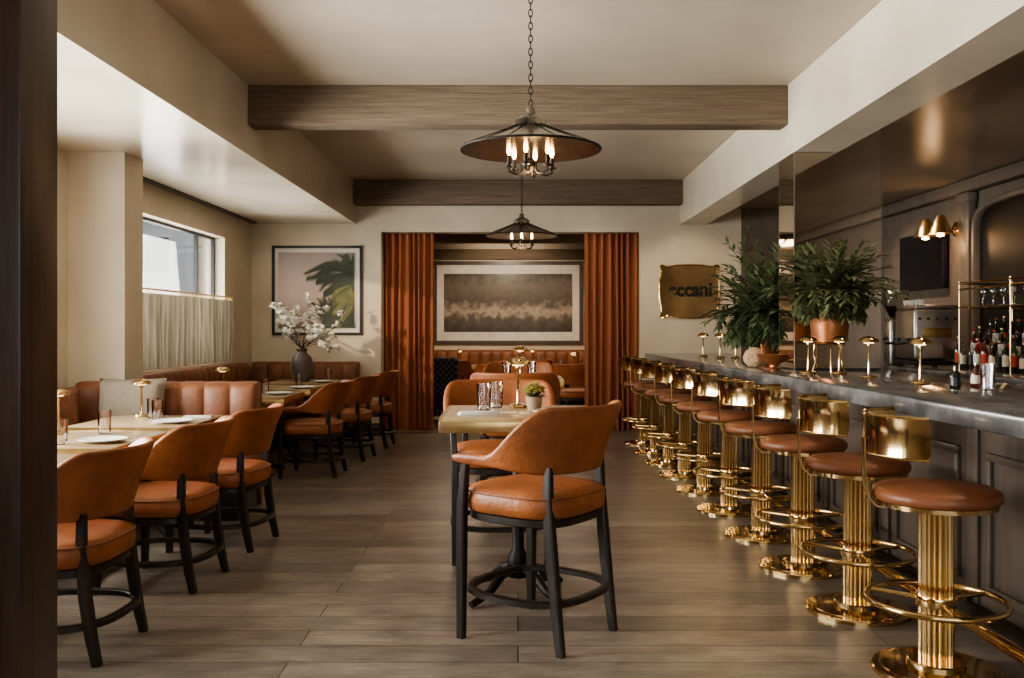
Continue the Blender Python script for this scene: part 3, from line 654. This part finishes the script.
# bar top small things
t=thing('fruit_bowl','copper bowl on the bar beneath the bushy plant','bowl',(2.03,7.4,Z))
MB().lathe([(.05,0),(.055,.01),(.03,.02),(.03,.035),(.1,.07),(.13,.12),(.125,.12),(.095,.08),(.0,.05)],n=32).build('bowl','copper',t)
o=MB().lathe([(0,0),(.05,.01),(.085,.05),(.09,.09),(.07,.135),(.03,.165),(0,.17)],n=20,fn=lambda a:1+.05*math.sin(7*a)).build('dried_flower_head',mat('dried',(.55,.38,.22),.9,col2=(.32,.2,.11),scale=60,bump=.8),None,(1.97,7.75,Z)); tag(o,'tan dried flower ball on the bar under the plant','ornament')
def bottle(label,loc,m,lab,h=.3,r=.037,group=None,capm='black'):
    t=thing('bottle',label,'bottle',loc,0,group)
    MB().lathe([(r*.9,0),(r,.006),(r,h*.58),(r*.85,h*.66),(r*.36,h*.76),(r*.33,h*.94),(r*.38,h*.95),(r*.38,h*.96),(0,h*.96)],n=16).build('glass_body',m,t)
    MB().lathe([(r*.4,h*.94),(r*.4,h),(0,h)],n=12).build('cap',capm,t)
    MB().lathe([(r*1.02,h*.18),(r*1.02,h*.5)],n=16).build('paper_label',lab,t)
    return t
bottle('small dark dropper bottle on the bar near the camera',(2.36,5.02,Z),'brown','black',.13,.028)
bottle('small pink liqueur bottle on the bar near the camera',(2.52,5.12,Z),'pink','label',.14,.024,capm='brass')
bottle('small amber bottle beside the pink one on the bar',(2.60,5.2,Z),'amber','labelred',.12,.025)
o=wg.copy(); C.objects.link(o); o.location=(2.5,4.95,Z); tag(o,'clear glass on the bar beside the small bottles','glass','glass on the bar')
# ---------------------------------------------------------------- back bar
t=thing('back_bar_cabinet','dark wood back bar cabinet against the right wall','cabinet',(4.6,8.2,0))
MB().bx(-.60,.3,-3.4,3.6,0,.95).build('body','barwood',t)
for k in range(7): MB().box((-.61,-2.9+k,.5),(.02,.85,.75),.006).build('door','barwood',t)
MB().bx(-.65,.3,-3.45,3.65,.95,.995,.004).build('worktop','marble',t)
t=thing('back_bar_niche','arched dark niche with raised surround behind the bottles','niche',(4.9,8.1,.996))
ar=MB(); Wn,Hn=1.75,1.72; pts=[]
for k in range(25):
    a=PI*k/24; e=.35; pts.append((Wn*math.copysign(abs(math.cos(a))**e,math.cos(a)),Hn-.45+.45*abs(math.sin(a))**e))
pts=[(Wn,0)]+pts+[(-Wn,0)]
ar.tube([(-.04,y,z) for y,z in pts],1,sec=(.10,.06)); ar.build('surround','barwall',t)
MB().add([(-.02,y,z) for y,z in pts],[tuple(range(len(pts)))]).build('dark_backing',mat('niche_back',(.012,.010,.009),.4),t,fix=False)
t=thing('pilaster','dark wood pilaster between the niche and the television','pilaster',(4.86,10.06,.996))
MB().bx(-.04,.04,-.11,.11,0,1.76,.004).build('shaft','barwall',t); MB().bx(-.06,.04,-.14,.14,1.76,1.86,.01).build('capital','barwall',t)
tag(MB().bx(4.78,4.9,-1.95,12.45,2.86,2.995,.02).build('crown_moulding','barwall'),'dark crown moulding along the top of the bar wall','moulding')
steps=thing('bottle_riser','stepped dark riser carrying the rows of bottles','shelf',(4.6,8.5,.996))
MB().bx(-.08,.24,-1.0,1.0,0,.1).build('lower_step','darkwood',steps); MB().bx(.06,.24,-1.0,1.0,.1,.2).build('upper_step','darkwood',steps)
cols=[('amber','amber'),('clear','clear'),('green','green'),('brown','brown'),('clear','clear'),('pink','rosy')]
rows=((4.42,.9965,'front'),(4.585,1.0965,'middle'),(4.745,1.1965,'back'))
for ri,(x,z,rn) in enumerate(rows):
    for k in range(14):
        g,cn=cols[(k*5+ri*2+k//3)%6]
        bottle(f'{cn} glass bottle, {ORD[k]} from the near end of the {rn} row on the back bar',(x+random.uniform(-.01,.01),7.60+.135*k,z),g,['label','labelred','white','black'][(k+ri)%4],.27+.05*((k*7+ri*3)%4)/3,.034+.004*((k*3)%3),'bottles on the back bar',['black','brassdull','labelred'][(k+ri)%3])
sh=thing('brass_shelf','brass gallery shelf with glass panes over the bottles','shelf',(4.6,8.2,.996))
m=MB()
for y in (-1.0,0,.95):
    for x in (-.26,.26): MB().tube([(x,y,0),(x,y,.86)],.009,8).build('post','brass',sh)
for z in (.60,.84):
    m.tube([(-.26,-1.0,z),(-.26,.95,z)],.011,8).tube([(.26,-1.0,z),(.26,.95,z)],.011,8)
    for y in (-1.0,.95): m.tube([(-.26,y,z),(.26,y,z)],.011,8)
m.tube([(-.26,-1.0,.78),(-.26,.95,.78)],.009,8); m.build('gallery_rail','brass',sh)
MB().bx(-.25,.25,-.98,.93,.606,.612).build('shelf_pane','glass',sh)
for k in range(9):
    o=tag(MB().lathe([(.034,0),(.034,.003),(.005,.008),(.004,.08),(.03,.1),(.038,.14),(.032,.17),(.030,.17),(.035,.14),(.0,.1)],n=16).build('wine_glass','glass',None,(4.46,7.4+k*.19,1.6095)),f'stemmed glass on the brass shelf, {ORD[k]} from the near end','glass','stemmed glasses on the brass shelf')
t=thing('television','black television on the wall behind the bar','television',(4.9,11.2,2.2))
MB().bx(-.06,0,-.6,.6,-.34,.34,.008).build('casing','black',t); MB().bx(-.064,-.06,-.58,.58,-.32,.32).build('screen','screen',t)
t=thing('wall_sconce','brass wall sconce with two cone shades above the back bar','wall lamp',(4.9,10.38,2.5)); t.scale=(1.35,1.35,1.35)
MB().lathe([(.06,0),(.06,.015),(.03,.03),(0,.035)],n=24,M4=Matrix.Rotation(-PI/2,4,'Y')).build('backplate','brass',t)
for s in (-1,1):
    MB().tube([(-.02,0,0),(-.12,s*.06,-.03),(-.19,s*.13,-.02),(-.20,s*.14,.02)],.009,8).build('arm','brass',t)
    q=MB().lathe([(.095,-.06),(.07,0),(.035,.08),(.025,.09),(.0,.092)],(-.20,s*.14,.01),20).build('lamp_shade','brassdull',t)
    MB().lathe([(.0,-.075),(.028,-.068),(.028,-.058),(0,-.055)],(-.20,s*.14,.0),12).build('light_bulb','bulb',q)
t=thing('espresso_machine','steel espresso machine on the back bar','coffee machine',(4.28,9.75,.996))
MB().box((0,0,.34),(.46,.5,.52),.03,seg=3).build('body','steel',t); MB().box((-.02,0,.045),(.44,.5,.05),.01).build('drip_tray','black',t)
MB().box((0,0,.62),(.44,.5,.04),.01).build('cup_rail','steel',t)
MB().box((0,-.252,.36),(.30,.006,.10),.002).build('side_badge','brassdull',t)
for x in (-.18,-.09,0,.09,.18): MB().lathe([(.012,0),(.012,.02),(0,.022)],(x,-.25,.5),12,M4=Matrix.Rotation(PI/2,4,'X')).build('knob','black',t)
for y in (-.13,.13): MB().lathe([(.035,-.06),(.035,0),(0,0)],(-.24,y,.3),16).tube([(-.24,y,.25),(-.38,y,.24)],.014).build('group_head','black',t)
for y in (-.2,.2): MB().lathe([(.025,0),(.02,.04),(0,.045)],(.0,y,.0),10).build('foot','black',t)
for k in range(5):
    tag(MB().lathe([(.02,0),(.028,.01),(.04,.055),(.037,.055),(.025,.012),(.0,.01)],n=16).build('coffee_cup','white',None,(4.15,9.57+.09*k,1.6365)),f'white coffee cup on top of the espresso machine, {ORD[k]} from the near end','cup','coffee cups on the espresso machine')
t=thing('coffee_grinder','tall coffee grinder with a clear hopper beside the espresso machine','coffee grinder',(4.14,10.2,.996))
MB().box((0,0,.25),(.2,.2,.5),.03,seg=3).build('body','steel',t); MB().lathe([(.05,.5),(.06,.52),(.13,.66),(.14,.78),(.0,.78)],n=24).build('hopper','clear',t); MB().lathe([(.14,.78),(.14,.81),(.0,.82)],n=24).build('lid','steel',t); MB().tube([(-.1,0,.3),(-.18,0,.27)],.02).build('chute','black',t)
MB().lathe([(.045,.505),(.055,.52),(.11,.64),(.0,.65)],n=24).build('coffee_beans','darkwood',t)
# ---------------------------------------------------------------- far dining room
FG='tables in the far dining room'
for x,y,l in ((-1.1,15.9,'far dining room table on the left under the sepia photograph'),(.2,15.9,'far dining room table in the middle under the sepia photograph'),(1.5,15.9,'far dining room table on the right'),(.75,14.2,'far dining room table just beyond the doorway')):
    dup(dt,(x,y,0),0,l,FG)
FC='armchairs in the far dining room'
for x,y,r,l in ((-1.1,15.1,0,'cognac armchair at the left far room table'),(.2,15.1,5,'cognac armchair at the middle far room table'),(1.4,15.1,-4,'cognac armchair at the right far room table'),(.1,14.2,-90,'cognac armchair just through the doorway, facing right'),(-.3,13.4,10,'cognac armchair alone left of centre just through the doorway'),(.8,13.45,0,'cognac armchair on the near side of the table beyond the doorway')):
    dup(dining,(x,y,0),R(r),l,FC)
for x,y,l in ((-1.1,15.8,'water glass on the left far room table'),(.1,15.75,'water glass on the middle far room table'),(.35,15.8,'second water glass on the middle far room table'),(.65,14.1,'water glass on the table beyond the doorway'),(1.0,14.3,'second water glass on the table beyond the doorway'),(1.5,15.8,'water glass on the right far room table')):
    o=wg.copy(); C.objects.link(o); o.location=(x,y,.7605); o['label']=l; o['group']='water glasses in the far dining room'
t=thing('plaid_armchair','dark plaid upholstered armchair just through the doorway','armchair',(-1.05,13.9,0),R(-20))
MB().box((0,0,.33),(.5,.5,.26),.05,seg=4).build('seat','plaid',t,ang=60); MB().box((0,-.24,.66),(.56,.12,.62),.05,seg=4).build('backrest','plaid',t,ang=60)
for s in (-1,1):
    MB().box((s*.27,.0,.42),(.09,.5,.4),.035,seg=4).build('armrest','plaid',t,ang=60)
    for y in (-.2,.2): MB().tube([(s*.22,y,0),(s*.22,y,.22)],[.014,.02]).build('leg','darkwood',t)
# ---------------------------------------------------------------- lights
def area(name,loc,rot,sx,sy,e,col):
    d=bpy.data.lights.new(name,'AREA'); d.shape='RECTANGLE'; d.size=sx; d.size_y=sy; d.energy=e; d.color=col
    o=bpy.data.objects.new(name,d); C.objects.link(o); o.location=loc; o.rotation_euler=rot; return o
def pt(name,loc,e,col,r=.05):
    d=bpy.data.lights.new(name,'POINT'); d.energy=e; d.color=col; d.shadow_soft_size=r
    o=bpy.data.objects.new(name,d); C.objects.link(o); o.location=loc
def spot(name,loc,e,col,ang=80,tgt=None,r=.06):
    d=bpy.data.lights.new(name,'SPOT'); d.energy=e; d.color=col; d.spot_size=R(ang); d.spot_blend=.6; d.shadow_soft_size=r
    o=bpy.data.objects.new(name,d); C.objects.link(o); o.location=loc
    if tgt: o.rotation_euler=(Vector(tgt)-Vector(loc)).to_track_quat('-Z','Y').to_euler()
day=(1,.95,.86)
area('daylight_near_window',(-4.1,4.5,1.55),(0,R(-110),0),1.4,4.2,700,day)
area('daylight_far_window',(-4.1,9.7,1.75),(0,R(-95),0),1.4,3.3,260,day)
area('front_fill_light',(.75,-2.3,1.7),(R(90),0,0),4.4,1.7,35,(1,.88,.74))  # added fill from behind the camera, through the made-up window
spot('low_sun',(-6.1,5.4,3.1),9000,(1,.76,.5),18,(-1.45,12.5,1.1),.04)
warm=(1,.62,.32)
pt('pendant_glow',(.07,5.17,2.24),4,warm,.06); pt('pendant_glow',(.04,10.0,2.24),4,warm,.06)
for y in (4.2,6.2,8.2,10.2): spot('bar_fill_spot',(2.9,y,2.97),50,(1,.77,.54),100)  # added spots over the bar, no fixtures behind them
for y in (7.6,9.0,10.4,11.6): spot('wall_fill_spot',(4.0,y,2.95),50,(1,.78,.55),100,(4.85,y,1.3))  # added spots that brighten the back bar wall
spot('picture_light',(-2.7,11.2,2.75),10,(1,.8,.6),80,(-2.7,12.5,1.7)); spot('picture_light',(2.2,11.2,2.75),22,(1,.75,.5),80,(2.3,12.5,1.7))
spot('curtain_fill_spot',(-.6,11.3,3.3),22,(1,.78,.52),70,(-1.45,12.6,1.2)); spot('curtain_fill_spot',(.6,11.3,3.3),32,(1,.78,.52),70,(1.25,12.6,1.2))  # added spots that brighten the rust curtains
area('far_room_light',(.1,14.7,2.74),(0,0,0),3,1.2,60,(1,.78,.55))
spot('far_picture_light',(-.2,15.6,2.7),50,(1,.82,.62),120,(-.2,17,1.8))
pt('sconce_glow',(4.62,10.38,2.32),4,warm)
w_=bpy.data.worlds.new('World'); S.world=w_; w_.use_nodes=True
w_.node_tree.nodes['Background'].inputs[0].default_value=(.92,.96,1,1); w_.node_tree.nodes['Background'].inputs[1].default_value=3.2
# ---------------------------------------------------------------- camera
cd=bpy.data.cameras.new('Camera'); cam=bpy.data.objects.new('Camera',cd); C.objects.link(cam); S.camera=cam
cam.location=(0,0,1.4); cam.rotation_euler=(R(90),0,0); cd.sensor_width=36; cd.lens=930/1024*36
cd.shift_x=-6/1024; cd.shift_y=-11/1024; cd.clip_start=.05
try:
    S.view_settings.view_transform='AgX'; S.view_settings.look='AgX - Medium High Contrast'; S.view_settings.exposure=.3
except Exception as e: print(e)
